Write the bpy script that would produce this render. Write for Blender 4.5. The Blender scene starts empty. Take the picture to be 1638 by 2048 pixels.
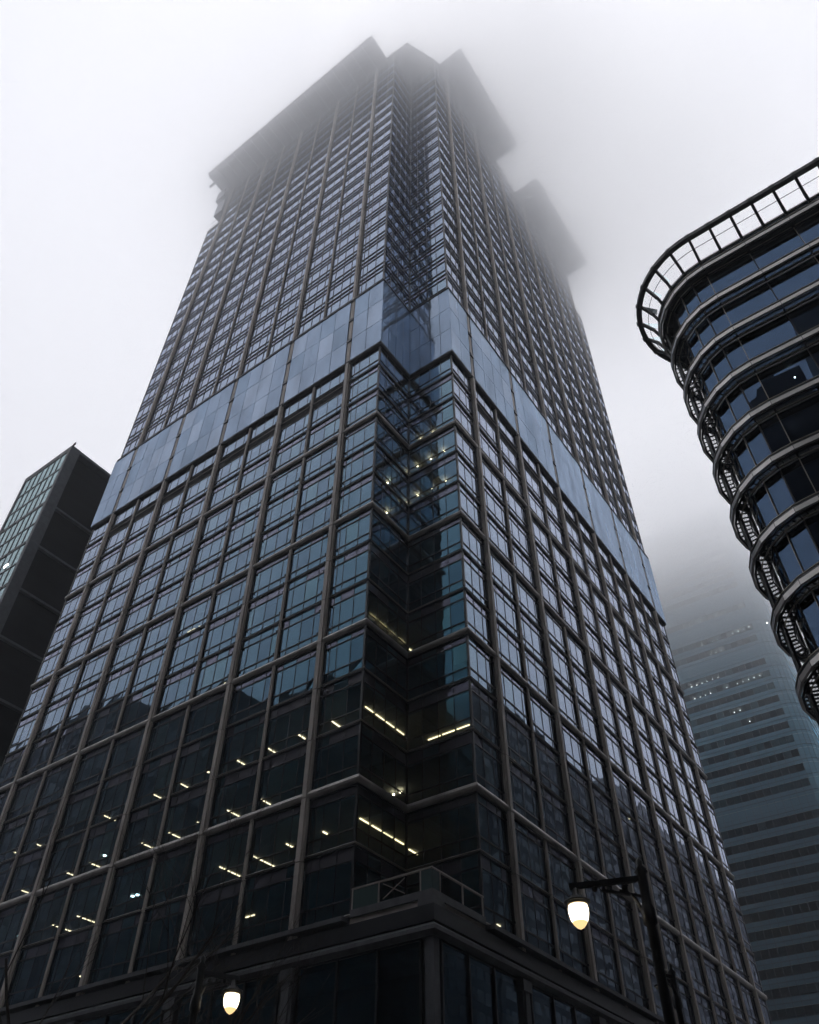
import bpy, math, random
import numpy as np
from math import radians as R, sin, cos, pi, hypot
from mathutils import Vector
random.seed(7)
S = bpy.context.scene
COL = S.collection

# ------------------------------------------------------------------ camera
CX, CY, CZ = 23.403, -34.365, 1.6
PITCH, YAW, ROLL = 43.38, 35.899, 0.257
FPX, PX, PY = 1623.923, 819.0, 1110.93          # in pixels of the 1638 x 2048 photograph
F_ = Vector((-sin(R(YAW))*cos(R(PITCH)), cos(R(YAW))*cos(R(PITCH)), sin(R(PITCH))))
R0 = Vector((cos(R(YAW)), sin(R(YAW)), 0)); U0 = R0.cross(F_)
RR = R0*cos(R(ROLL)) + U0*sin(R(ROLL)); UU = -R0*sin(R(ROLL)) + U0*cos(R(ROLL))
cam = bpy.data.objects.new('camera', bpy.data.cameras.new('camera')); COL.objects.link(cam)
from mathutils import Matrix
M = Matrix.Identity(4)
for i in range(3):
    M[i][0] = RR[i]; M[i][1] = UU[i]; M[i][2] = -F_[i]; M[i][3] = (CX, CY, CZ)[i]
cam.matrix_world = M
cam.data.sensor_width = 36; cam.data.sensor_fit = 'AUTO'
cam.data.lens = FPX/2048*36
cam.data.shift_y = (PY-1024)/2048
cam.data.clip_end = 5000; cam.data.clip_start = 0.1
S.camera = cam

# ------------------------------------------------------------------ sky, sun, exposure
SUN_EL, SUN_AZ = R(80), R(330)
w = bpy.data.worlds.new('World'); S.world = w; w.use_nodes = True
nt = w.node_tree; nt.nodes.clear()
def N(nt, t, **k):
    n = nt.nodes.new(t)
    for a, b in k.items(): setattr(n, a, b)
    return n
out = N(nt, 'ShaderNodeOutputWorld'); bg = N(nt, 'ShaderNodeBackground'); bg.inputs[1].default_value = 0.105
sky = N(nt, 'ShaderNodeTexSky', sky_type='NISHITA'); sky.sun_disc = False
sky.sun_elevation = SUN_EL; sky.sun_rotation = SUN_AZ; sky.dust_density = 4
tc = N(nt, 'ShaderNodeTexCoord'); sx = N(nt, 'ShaderNodeSeparateXYZ')
rmp = N(nt, 'ShaderNodeMapRange'); rmp.inputs[1].default_value = 0; rmp.inputs[2].default_value = 1
rmp.inputs[3].default_value = 2.9; rmp.inputs[4].default_value = 8.9       # an overcast sky is brighter overhead
vm = N(nt, 'ShaderNodeVectorMath', operation='SCALE'); vm.inputs[0].default_value = (0.935, 0.957, 1.085)
mx = N(nt, 'ShaderNodeMix', data_type='RGBA'); mx.inputs[0].default_value = 0.93
nt.links.new(tc.outputs['Generated'], sx.inputs[0]); nt.links.new(sx.outputs[2], rmp.inputs[0])
nt.links.new(rmp.outputs[0], vm.inputs['Scale'])
nt.links.new(sky.outputs[0], mx.inputs[6]); nt.links.new(vm.outputs[0], mx.inputs[7])
nt.links.new(mx.outputs[2], bg.inputs[0]); nt.links.new(bg.outputs[0], out.inputs[0])
sun = bpy.data.objects.new('sun', bpy.data.lights.new('sun', 'SUN')); COL.objects.link(sun)
sun.data.energy = 1.5; sun.data.angle = R(30); sun.data.color = (1, .985, .975)
sd = Vector((sin(SUN_AZ)*cos(SUN_EL), cos(SUN_AZ)*cos(SUN_EL), sin(SUN_EL)))
sun.rotation_euler = sd.to_track_quat('Z', 'Y').to_euler()
S.view_settings.view_transform = 'Standard'; S.view_settings.look = 'None'
S.view_settings.exposure = 0.34; S.view_settings.gamma = 1.0
c_ = S.cycles
c_.volume_bounces = 80; c_.max_bounces = 96; c_.transparent_max_bounces = 12; c_.diffuse_bounces = 3
c_.glossy_bounces = 4; c_.transmission_bounces = 6; c_.sample_clamp_indirect = 6; c_.sample_clamp_direct = 0
c_.use_denoising = True; c_.caustics_reflective = False; c_.caustics_refractive = False

# ------------------------------------------------------------------ materials
def mat(name, base=(.5,.5,.5), rough=.5, metal=0, spec=.5, noise=0, nscale=3, emit=None, es=0, bump=0, stretch=(1,1,1)):
    m = bpy.data.materials.new(name); m.use_nodes = True
    t = m.node_tree; b = t.nodes['Principled BSDF']
    b.inputs['Base Color'].default_value = (*base, 1); b.inputs['Roughness'].default_value = rough
    b.inputs['Metallic'].default_value = metal; b.inputs['Specular IOR Level'].default_value = spec
    if noise or bump:
        co = N(t, 'ShaderNodeTexCoord'); mp = N(t, 'ShaderNodeMapping'); mp.inputs['Scale'].default_value = stretch
        nz = N(t, 'ShaderNodeTexNoise'); nz.inputs['Scale'].default_value = nscale; nz.inputs['Detail'].default_value = 5
        t.links.new(co.outputs['Object'], mp.inputs[0]); t.links.new(mp.outputs[0], nz.inputs['Vector'])
        if noise:
            mr = N(t, 'ShaderNodeMapRange'); mr.inputs[1].default_value = .3; mr.inputs[2].default_value = .7
            mr.inputs[3].default_value = 1-noise; mr.inputs[4].default_value = 1+noise
            v = N(t, 'ShaderNodeVectorMath', operation='SCALE'); v.inputs[0].default_value = base
            t.links.new(nz.outputs[0], mr.inputs[0]); t.links.new(mr.outputs[0], v.inputs['Scale'])
            t.links.new(v.outputs[0], b.inputs['Base Color'])
        if bump:
            bp = N(t, 'ShaderNodeBump'); bp.inputs['Strength'].default_value = bump; bp.inputs['Distance'].default_value = .02
            t.links.new(nz.outputs[0], bp.inputs['Height']); t.links.new(bp.outputs[0], b.inputs['Normal'])
    if emit:
        b.inputs['Emission Color'].default_value = (*emit, 1); b.inputs['Emission Strength'].default_value = es
    return m
def coating(t, gl, f0, p=2.35, gl2=(.84,.93,1.14)):
    """reflectance and tint of a coated pane: weak and coloured face-on, strong and near white at a grazing angle"""
    lw = N(t, 'ShaderNodeLayerWeight'); lw.inputs[0].default_value = .5
    pw = N(t, 'ShaderNodeMath', operation='POWER'); pw.inputs[1].default_value = p
    ml = N(t, 'ShaderNodeMath', operation='MULTIPLY_ADD'); ml.inputs[1].default_value = 1-f0; ml.inputs[2].default_value = f0
    mr = N(t, 'ShaderNodeMapRange'); mr.inputs[1].default_value = .33; mr.inputs[2].default_value = .72
    cm = N(t, 'ShaderNodeMix', data_type='RGBA'); cm.inputs[6].default_value = (*gl, 1); cm.inputs[7].default_value = (*gl2, 1)
    t.links.new(lw.outputs['Facing'], pw.inputs[0]); t.links.new(pw.outputs[0], ml.inputs[0])
    t.links.new(lw.outputs['Facing'], mr.inputs[0]); t.links.new(mr.outputs[0], cm.inputs[0])
    return ml.outputs[0], cm.outputs[2]
def glass(name, tint, gl=(.8,.9,1), ior=1.75, rough=.015, wob=.0, f0=None):
    m = bpy.data.materials.new(name); m.use_nodes = True
    t = m.node_tree; t.nodes.clear()
    o = N(t, 'ShaderNodeOutputMaterial'); mixn = N(t, 'ShaderNodeMixShader')
    fr = N(t, 'ShaderNodeFresnel'); fr.inputs[0].default_value = ior
    tr = N(t, 'ShaderNodeBsdfTransparent'); tr.inputs[0].default_value = (*tint, 1)
    g = N(t, 'ShaderNodeBsdfGlossy'); g.inputs['Color'].default_value = (*gl, 1); g.inputs['Roughness'].default_value = rough
    if wob:
        co = N(t, 'ShaderNodeTexCoord'); nz = N(t, 'ShaderNodeTexNoise'); nz.inputs['Scale'].default_value = .35
        nz.inputs['Detail'].default_value = 1
        bp = N(t, 'ShaderNodeBump'); bp.inputs['Strength'].default_value = wob; bp.inputs['Distance'].default_value = .05
        t.links.new(co.outputs['Object'], nz.inputs['Vector']); t.links.new(nz.outputs[0], bp.inputs['Height'])
        t.links.new(bp.outputs[0], g.inputs['Normal'])
    fo = fr.outputs[0]
    if f0:
        fo, co_ = coating(t, gl, f0); t.links.new(co_, g.inputs['Color'])
    t.links.new(fo, mixn.inputs[0]); t.links.new(tr.outputs[0], mixn.inputs[1])
    t.links.new(g.outputs[0], mixn.inputs[2]); t.links.new(mixn.outputs[0], o.inputs[0])
    return m
def emis(name, col, s, sample=False):
    m = mat(name, (.1,.1,.1), emit=col, es=s)
    m.cycles.emission_sampling = 'AUTO' if sample else 'NONE'
    return m
def volmat(name, dens, col=(1,1,1), aniso=0.5):
    m = bpy.data.materials.new(name); m.use_nodes = True; t = m.node_tree; t.nodes.clear()
    o = N(t, 'ShaderNodeOutputMaterial'); p = N(t, 'ShaderNodeVolumePrincipled')
    p.inputs['Color'].default_value = (*col, 1); p.inputs['Density'].default_value = dens
    p.inputs['Anisotropy'].default_value = aniso
    t.links.new(p.outputs[0], o.inputs['Volume']); return m

STONE = mat('pale_granite', (.43,.39,.352), .55, noise=.22, nscale=1.3, bump=.2, stretch=(1,1,.35))
BELT = mat('belt_metal', (.33,.305,.285), .38, metal=.35, noise=.25, nscale=.9)
DARK = mat('dark_frame', (.014,.017,.022), .38, spec=.4)
FIN = mat('fin_metal', (.045,.05,.065), .32, metal=.5)
def coated(name, base, gl, ior, rough=.03, noise=0, nscale=1, stretch=(1,1,1), wob=0, f0=None):
    m = mat(name, base, .6, noise=noise, nscale=nscale, stretch=stretch); t = m.node_tree; b = t.nodes['Principled BSDF']; o = [n for n in t.nodes if n.type == 'OUTPUT_MATERIAL'][0]
    fr = N(t, 'ShaderNodeFresnel'); fr.inputs[0].default_value = ior
    gg = N(t, 'ShaderNodeBsdfGlossy'); gg.inputs['Color'].default_value = (*gl, 1); gg.inputs['Roughness'].default_value = rough
    if wob:
        co = N(t, 'ShaderNodeTexCoord'); mp = N(t, 'ShaderNodeMapping'); mp.inputs['Scale'].default_value = stretch
        nz = N(t, 'ShaderNodeTexNoise'); nz.inputs['Scale'].default_value = .5; nz.inputs['Detail'].default_value = 3
        bp = N(t, 'ShaderNodeBump'); bp.inputs['Strength'].default_value = wob; bp.inputs['Distance'].default_value = .05
        t.links.new(co.outputs['Object'], mp.inputs[0]); t.links.new(mp.outputs[0], nz.inputs['Vector'])
        t.links.new(nz.outputs[0], bp.inputs['Height']); t.links.new(bp.outputs[0], gg.inputs['Normal'])
        mr = N(t, 'ShaderNodeMapRange'); mr.inputs[1].default_value = .3; mr.inputs[2].default_value = .7
        mr.inputs[3].default_value = .72; mr.inputs[4].default_value = 1.12
        v = N(t, 'ShaderNodeVectorMath', operation='SCALE'); v.inputs[0].default_value = gl
        t.links.new(nz.outputs[0], mr.inputs[0]); t.links.new(mr.outputs[0], v.inputs['Scale']); t.links.new(v.outputs[0], gg.inputs['Color'])
    fo = fr.outputs[0]
    if f0:
        fo, co_ = coating(t, gl, f0, gl2=(.70,.76,.98)); t.links.new(co_, gg.inputs['Color'])
    ms = N(t, 'ShaderNodeMixShader'); t.links.new(fo, ms.inputs[0]); t.links.new(b.outputs[0], ms.inputs[1])
    t.links.new(gg.outputs[0], ms.inputs[2]); t.links.new(ms.outputs[0], o.inputs[0]); return m
SPAN = coated('mauve_spandrel', (.026,.024,.034), (.40,.42,.60), 2.0, f0=.035)
GLASS = glass('window_glass', (.26,.33,.37), (.24,.64,.92), wob=.10, f0=.035)
GLASS2 = glass('window_glass_dark', (.16,.21,.24), (.20,.54,.82), wob=.2, f0=.025)
GLASS3 = glass('window_glass_green', (.30,.38,.40), (.26,.70,.90), wob=.14, f0=.045)
FRIT = coated('band_glass', (.045,.085,.14), (.62,.80,1.06), 2.9, .05, noise=.25, nscale=.8, stretch=(1,1,.25), wob=.4)
FRIT2 = coated('band_glass_light', (.055,.10,.16), (.70,.86,1.1), 3.1, .05, noise=.25, nscale=.8, stretch=(1,1,.25), wob=.4)
FRIT3 = coated('band_glass_dark', (.04,.075,.12), (.55,.74,1.0), 2.7, .04, noise=.25, nscale=.8, stretch=(1,1,.25), wob=.4)
CEIL = mat('ceiling_tile', (.42,.42,.40), .8, noise=.12, nscale=.5)
INNER = mat('inner_wall', (.10,.10,.105), .8, noise=.3, nscale=.3)
BLIND = mat('window_blind', (.34,.34,.31), .8)
LOUV = mat('black_louvre', (.012,.012,.014), .6)
WARM = emis('warm_tube', (1, .72, .42), 6.5, True)
WARMS = emis('warm_tube_bright', (1, .70, .36), 7.5, True)
SPOT = emis('ceiling_spot', (1, .74, .44), 24, True)
SPOTD = emis('distant_spot', (1, .97, .9), 26)
COOL = emis('cool_lamp', (.8, 1, .98), 16)
RB_GLASS = glass('curved_glass', (.12,.17,.22), (.27,.43,.70), 2.3, wob=.08)
RB_STONE = mat('pale_fascia', (.68,.655,.63), .36, metal=.5, noise=.08, nscale=.8)
RB_TAN = mat('tan_metal', (.36,.33,.28), .35, metal=.5)
BLACKST = mat('black_steel', (.012,.013,.016), .45, noise=.3, nscale=5)
RB_DARK = mat('dark_teal_panel', (.018,.025,.032), .3)
PGLASS = glass('pale_fin_glass', (.62,.7,.68), (.9,1,1), 1.5)
LT_GLASS = coated('teal_panel_glass', (.05,.085,.095), (.72,.95,.98), 3.4)
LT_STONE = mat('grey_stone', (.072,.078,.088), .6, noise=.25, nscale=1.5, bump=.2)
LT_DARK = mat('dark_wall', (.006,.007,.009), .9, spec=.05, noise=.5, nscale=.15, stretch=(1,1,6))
FT_SPAN = coated('teal_spandrel', (.022,.055,.078), (.34,.74,1.0), 1.9)
FT_GLASS = glass('tower_glass', (.16,.19,.21), (.5,.7,.85), 1.4)
FT_GLASS2 = glass('tower_glass_light', (.16,.19,.21), (.45,.78,.95), 1.6)
FT_LINE = mat('tower_joint', (.006,.012,.016), .5)
ENVM = mat('dark_block_wall', (.05,.05,.055), .8, noise=.3, nscale=.2)  # even dark tone with random mottling for the unseen blocks
ENVG = mat('dark_window', (.02,.024,.03), .25)
ASPH = mat('asphalt', (.05,.05,.052), .9, noise=.25, nscale=4, bump=.3)
PAVE = mat('paving', (.17,.165,.16), .85, noise=.2, nscale=2, bump=.2)
KERB = mat('kerb_stone', (.26,.25,.24), .8, noise=.15)
LINE = mat('road_paint', (.75,.75,.72), .7, noise=.15)
IRON = mat('black_iron', (.010,.011,.013), .42, noise=.2, nscale=8)
BARK = mat('bark', (.035,.03,.026), .9, noise=.35, nscale=10)
LAMPM = emis('lamp_globe_lit', (1, .84, .60), 3.2, True)
LAMPT = emis('lamp_globe_tip', (1, .66, .30), 1.0, True)
GLOBE = mat('lamp_globe_unlit', (.35,.36,.38), .25)
RING = mat('lamp_collar', (.40,.34,.25), .3, metal=.7)

# ------------------------------------------------------------------ mesh helpers
class MB:
    def __init__(s): s.v = []; s.f = []; s.m = []; s.smooth = False
    def add(s, vs, fs, mi=0):
        b = len(s.v); s.v += [tuple(p) for p in vs]; s.f += [tuple(i+b for i in f) for f in fs]
        s.m += [mi]*len(fs)
    def quad(s, a, b, c, d, mi=0): s.add([a, b, c, d], [(0,1,2,3)], mi)
    def box(s, x0, x1, y0, y1, z0, z1, mi=0):
        s.add([(x0,y0,z0),(x1,y0,z0),(x1,y1,z0),(x0,y1,z0),(x0,y0,z1),(x1,y0,z1),(x1,y1,z1),(x0,y1,z1)],
              [(0,3,2,1),(4,5,6,7),(0,1,5,4),(1,2,6,5),(2,3,7,6),(3,0,4,7)], mi)
    def obox(s, o, ax, ay, az, mi=0):      # origin corner + 3 edge vectors
        o = Vector(o); ax = Vector(ax); ay = Vector(ay); az = Vector(az)
        p = [o, o+ax, o+ax+ay, o+ay]; p += [q+az for q in p]
        fs = [(0,3,2,1),(4,5,6,7),(0,1,5,4),(1,2,6,5),(2,3,7,6),(3,0,4,7)]
        if ax.cross(ay).dot(az) < 0: fs = [f[::-1] for f in fs]
        s.add(p, fs, mi)
    def bar(s, a, b, wd, mi=0, h=None):
        a = Vector(a); b = Vector(b); d = (b-a)
        up = Vector((0,0,1)) if abs(d.normalized().z) < .95 else Vector((1,0,0))
        x = d.cross(up).normalized()*wd; y = x.cross(d).normalized()*(h or wd)
        s.obox(a-x/2-y/2, x, y, d, mi)
    def tube(s, pts, rad, n=6, mi=0):
        pts = [Vector(p) for p in pts]
        rad = rad if isinstance(rad, (list, tuple)) else [rad]*len(pts)
        base = len(s.v); prev = None
        for i, p in enumerate(pts):
            d = (pts[min(i+1, len(pts)-1)] - pts[max(i-1, 0)]).normalized()
            if prev is None: x = d.cross(Vector((0,0,1)) if abs(d.z) < .9 else Vector((1,0,0))).normalized()
            else: x = (prev - d*prev.dot(d)).normalized()
            prev = x; y = d.cross(x)
            for k in range(n):
                a = 2*pi*k/n; s.v.append(tuple(p + (x*cos(a)+y*sin(a))*rad[i]))
        for i in range(len(pts)-1):
            for k in range(n):
                s.f.append((base+i*n+k, base+i*n+(k+1)%n, base+(i+1)*n+(k+1)%n, base+(i+1)*n+k)); s.m.append(mi)
        s.f.append(tuple(base+k for k in range(n))[::-1]); s.m.append(mi)
        s.f.append(tuple(base+(len(pts)-1)*n+k for k in range(n))); s.m.append(mi)
    def lathe(s, c, prof, n=24, mi=0):
        b = len(s.v); c = Vector(c)
        for r, z in prof:
            for k in range(n):
                a = 2*pi*k/n; s.v.append((c.x+r*cos(a), c.y+r*sin(a), c.z+z))
        for i in range(len(prof)-1):
            for k in range(n):
                s.f.append((b+i*n+k, b+i*n+(k+1)%n, b+(i+1)*n+(k+1)%n, b+(i+1)*n+k)); s.m.append(mi)
    def prism(s, poly, z0, z1, mi=0):
        n = len(poly)
        s.add([(x,y,z0) for x,y in poly]+[(x,y,z1) for x,y in poly],
              [tuple(range(n))[::-1], tuple(range(n,2*n))]+[(i,(i+1)%n,n+(i+1)%n,n+i) for i in range(n)], mi)
    def sweep(s, path, prof, mi=0, side=1):
        """path: plan polyline; prof: closed loop of (offset outward, z); mitred."""
        P = [Vector((x,y)) for x,y in path]; n = len(P); k = len(prof); b = len(s.v)
        for i in range(n):
            d0 = (P[i]-P[i-1]).normalized() if i else (P[1]-P[0]).normalized()
            d1 = (P[i+1]-P[i]).normalized() if i < n-1 else d0
            n0 = Vector((d0.y,-d0.x))*side; n1 = Vector((d1.y,-d1.x))*side
            m = (n0+n1); m = m/max(m.dot(n0), 1e-6) if m.length > 1e-6 else n0
            for o, z in prof: s.v.append((P[i].x+m.x*o, P[i].y+m.y*o, z))
        for i in range(n-1):
            for j in range(k):
                s.f.append((b+i*k+j, b+i*k+(j+1)%k, b+(i+1)*k+(j+1)%k, b+(i+1)*k+j)); s.m.append(mi)
        s.f.append(tuple(b+j for j in range(k))); s.m.append(mi)
        s.f.append(tuple(b+(n-1)*k+j for j in range(k))[::-1]); s.m.append(mi)
    def extend(s, o):
        b = len(s.v); s.v += o.v; s.f += [tuple(i+b for i in f) for f in o.f]; s.m += o.m
    def build(s, name, mats, parent=None, smooth=False, loc=None):
        me = bpy.data.meshes.new(name)
        v = s.v
        if loc is not None: v = [(p[0]-loc[0], p[1]-loc[1], p[2]-loc[2]) for p in v]
        me.from_pydata(v, [], s.f)
        mats = mats if isinstance(mats, (list, tuple)) else [mats]
        for q in mats: me.materials.append(q)
        me.polygons.foreach_set('material_index', s.m)
        if smooth: me.polygons.foreach_set('use_smooth', [True]*len(s.f))
        me.update()
        o = bpy.data.objects.new(name, me); COL.objects.link(o)
        if loc is not None: o.location = loc
        if parent is not None: o.parent = parent
        return o
def rect(o0, o1, z0, z1): return [(o0,z0),(o1,z0),(o1,z1),(o0,z1)]
def tag(o, label=None, cat=None, group=None, kind=None):
    if label: o['label'] = label
    if cat: o['category'] = cat
    if group: o['group'] = group
    if kind: o['kind'] = kind
    return o
def empty(name, label, cat, loc=(0,0,0), group=None):
    o = bpy.data.objects.new(name, None); COL.objects.link(o); o.location = loc
    return tag(o, label, cat, group)
def pix(p):
    d = Vector(p)-Vector((CX,CY,CZ)); z = d.dot(F_)
    if z <= .1: return None
    return PX+FPX*d.dot(RR)/z, PY-FPX*d.dot(UU)/z
def area(pts):
    q = [pix(p) for p in pts]
    if any(p is None for p in q): return 0
    cx = sum(p[0] for p in q)/4; cy = sum(p[1] for p in q)/4
    if not (-20 < cx < 1660 and -20 < cy < 2070): return 0
    return abs(sum(q[i][0]*q[(i+1)%4][1]-q[(i+1)%4][0]*q[i][1] for i in range(4)))/2
def ray(x, y):
    d = F_ + RR*((x-PX)/FPX) - UU*((y-PY)/FPX); return d.normalized()
def windows(units, parent, mats, fmats, top=100):
    """units: list of (area, glass MB, frame MB): the 100 largest in the photo are parts with a frame each, the rest one part"""
    units.sort(key=lambda u: -u[0])
    for a, g, f in units[:top]:
        w_ = g.build('window', mats, parent)
        if f.f: f.build('frame', fmats, w_)
    G = MB(); Fm = MB()
    for a, g, f in units[top:]: G.extend(g); Fm.extend(f)
    if G.f:
        w_ = G.build('window_grid', mats, parent); w_['kind'] = 'stuff'
        if Fm.f: fo = Fm.build('frame', fmats, w_); fo['kind'] = 'stuff'

# ------------------------------------------------------------------ ground
g = MB(); g.add([(-900,-900,0),(900,-900,0),(900,900,0),(-900,900,0)], [(0,1,2,3)])
tag(g.build('ground', PAVE), kind='structure')
g = MB(); g.add([(-400,-33,.004),(400,-33,.004),(400,-10,.004),(-400,-10,.004)], [(0,1,2,3)])
g.add([(5.5,-9.9,.004),(15.5,-9.9,.004),(15.5,400,.004),(5.5,400,.004)], [(0,1,2,3)])
tag(g.build('road', ASPH), kind='structure')
g = MB()
g.box(-400,5.2,-10,-.7,0,.13); g.box(.7,5.2,-.7,400,0,.131)
g.box(-400,400,-50,-33,0,.13); g.box(15.8,400,-10,-2,0,.13)
tag(g.build('pavement', PAVE), kind='structure')
g = MB(); g.box(-400,5.5,-10.3,-10,0,.135); g.box(5.2,5.5,-10,400,0,.136); g.box(-400,400,-33,-32.7,0,.135); g.box(15.5,15.8,-10,400,0,.136)
tag(g.build('kerb', KERB), kind='structure')
g = MB()
for i in range(-60, 60):
    if not (1 < i*6 < 20): g.quad((i*6,-21.6,.008),(i*6+3,-21.6,.008),(i*6+3,-21.45,.008),(i*6,-21.45,.008))
tag(g.build('road_marking', LINE), kind='structure')

# ------------------------------------------------------------------ the notched tower
A, B = 5.217, 4.954                       # notch
CL, CR, WL, WR = 3.958, 3.709, 9.09, 9.259
XL = -(A+2*CL+4*WL); YR = B+2*CR+5*WR
PLX = [-(A+CL+i*WL) for i in range(5)]; PRY = [B+CR+i*WR for i in range(6)]
Z0 = 17.28
FL = [Z0+4*k for k in range(14)] + [85.28+4*k for k in range(21)]       # floor bottoms
BAND0, BAND1, TOP, SHOULDER = 72.72, 85.1, 168.0, 153.28
tower = empty('office_tower', 'tall stone-ribbed glass skyscraper with notched corner, its roof brims lost in cloud', 'skyscraper', (-20, 25, 0))
tower.location = (0,0,0)
# faces: origin, direction of s, outward normal
F1 = (Vector((0,0,0)), Vector((-1,0,0)), Vector((0,-1,0)))
F2 = (Vector((0,0,0)), Vector((0,1,0)), Vector((1,0,0)))
FA = (Vector((-A,0,0)), Vector((0,1,0)), Vector((1,0,0)))
FB = (Vector((0,B,0)), Vector((-1,0,0)), Vector((0,-1,0)))
def P3(face, s, z, o=0): return face[0]+face[1]*s+face[2]*o+Vector((0,0,z))
units = []
HB = (.17,.5,.83)
def unit_spec(face, s0, s1, kind, cuts): units.append((face, s0, s1, kind, cuts))
g1 = .45; g2 = .19                        # half clear widths of the pillars
unit_spec(F1, A, A+CL-g1, 'c', (.36,.72,.90))
for i in range(4):
    a = A+CL+i*WL; m = a+WL/2
    unit_spec(F1, a+g1, m-g2, 'h', HB); unit_spec(F1, m+g2, a+WL-g1, 'h', HB)
unit_spec(F1, A+CL+4*WL+g1, A+2*CL+4*WL, 'e', (.1,.28,.64))
unit_spec(F2, B, B+CR-g1, 'c', (.36,.72,.90))
for i in range(5):
    a = B+CR+i*WR; m = a+WR/2
    unit_spec(F2, a+g1, m-g2, 'h', HB); unit_spec(F2, m+g2, a+WR-g1, 'h', HB)
unit_spec(F2, B+CR+5*WR+g1, YR, 'e', (.1,.28,.64))
unit_spec(FA, 0, B, 'n', (.25,.5,.75)); unit_spec(FB, 0, A, 'n', (.25,.5,.75))
def pane(mb, face, s0, s1, z0, z1, mi, jit=.004):
    j = lambda: random.uniform(-jit, jit)
    p = [P3(face, s0, z0, j()), P3(face, s1, z0, j()), P3(face, s1, z1, j()), P3(face, s0, z1, j())]
    n = (p[1]-p[0]).cross(p[3]-p[0])
    if n.dot(face[2]) < 0: p = [p[1], p[0], p[3], p[2]]
    mb.quad(*p, mi)
def fbox(mb, face, s0, s1, z0, z1, o0, o1, mi=0):
    mb.obox(P3(face, s0, z0, o0), face[1]*(s1-s0), face[2]*(o1-o0), Vector((0,0,z1-z0)), mi)
wl = []
for face, s0, s1, kind, cuts in units:
    for k, z in enumerate(FL):
        up = z > 80
        if kind == 'e' and z > SHOULDER-1: continue
        zt = z+4
        if not up and k == 13: zt = BAND0
        if zt > TOP: zt = TOP
        if zt-z < 3: 
            if zt-z < 1: continue
        G = MB(); Fm = MB()
        ss = [s0]+[s0+(s1-s0)*c for c in cuts]+[s1]
        louv = (not up and kind == 'h')
        for a, b in zip(ss[:-1], ss[1:]):
            pane(G, face, a, b, z+(.05 if not (louv and k == 13) else 1.02), min(z+.95, zt), 0)  if not (louv and k == 13) else None
            pane(G, face, a, b, z+.95, min(z+3.1, zt), random.choices((0,3,4), (.62,.2,.18))[0])
            if zt > z+3.2:
                sp = 1 if random.random() < .72 else 0
                if louv and k == 12: pane(G, face, a, b, z+3.1, z+3.15, 1)
                else: pane(G, face, a, b, z+3.1, zt, sp)
            if random.random() < .11 and z > 24:
                h = random.choice((.5,.9,1.4,2.0))
                p = [P3(face, a+.04, z+3.05-h, -.12), P3(face, b-.04, z+3.05-h, -.12), P3(face, b-.04, z+3.05, -.12), P3(face, a+.04, z+3.05, -.12)]
                if (p[1]-p[0]).cross(p[3]-p[0]).dot(face[2]) < 0: p = [p[1],p[0],p[3],p[2]]
                G.quad(*p, 2)
        # frame: transoms and mullions
        t = .045
        fp = .09 if up else .06
        for zz in (z+.95, z+3.12):
            if zz+.1 < zt: fbox(Fm, face, s0, s1, zz-t, zz+t, .004, fp)
        for c in ss[1:-1]:
            fbox(Fm, face, c-.022, c+.022, z+.12, zt-.12, .0, fp-.03)
        pts = [P3(face, s0, z), P3(face, s1, z), P3(face, s1, zt), P3(face, s0, zt)]
        vis = area(pts)
        if face is FA: vis *= .5
        wl.append((vis, G, Fm))
windows(wl, tower, [GLASS, SPAN, BLIND, GLASS2, GLASS3], DARK)

PATH = [(XL,0),(-A,0),(-A,B),(0,B),(0,YR)]
PATHT = [(PLX[4]-.6,0),(-A,0),(-A,B),(0,B),(0,PRY[5]+.6)]
def ring(name, zlist, prof, m, top=False):
    pass
for k, z in enumerate(FL+[TOP]):
    if z == 85.28 or z in (61.28,49.28,37.28,25.28): pass
    up = z > 80
    path = PATH if z < SHOULDER+.1 else PATHT
    belt = any(abs(z-b) < .01 for b in (61.28,49.28,37.28,25.28))
    mb = MB()
    if belt:
        mb.sweep(path, [(.005,z-.27),(.18,z-.27),(.27,z-.16),(.31,z),(.27,z+.15),(.18,z+.25),(.005,z+.25)])
        mb.build('belt_course', BELT, tower)
        m2 = MB(); m2.sweep(path, rect(.005,.12,z-.38,z-.29)); m2.sweep(path, rect(.005,.09,z+.27,z+.33)); m2.build('ledge', DARK, tower)
    elif up:
        if z > 86 or z == 85.28:
            for dz, o in ((-.06,.11),(.90,.07),(3.07,.07)):
                if z+dz+.1 < TOP+.2: mb.sweep(path, rect(.02,o,z+dz,z+dz+.11))
            mb.build('ledge', FIN, tower)
    else:
        mb.sweep(path, rect(.01,.12,z-.11,z-.03), 0); mb.sweep(path, [(.01,z+.02),(.15,z+.02),(.18,z+.06),(.15,z+.10),(.01,z+.10)], 1)
        mb.build('ledge', [DARK, BELT], tower)
# black louvre strips one floor under the glass band
for face, s0, s1, kind, cuts in units:
    if kind != 'h': continue
    mb = MB(); z0, z1 = 68.40, 70.28
    fbox(mb, face, s0+.02, s1-.02, z0, z1, -.25, .015)
    n = 7
    for i in range(n):
        zz = z0+.12+i*(z1-z0)/n
        fbox(mb, face, s0+.03, s1-.03, zz, zz+.05, .02, .08)
    mb.build('louvre', LOUV, tower)
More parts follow.
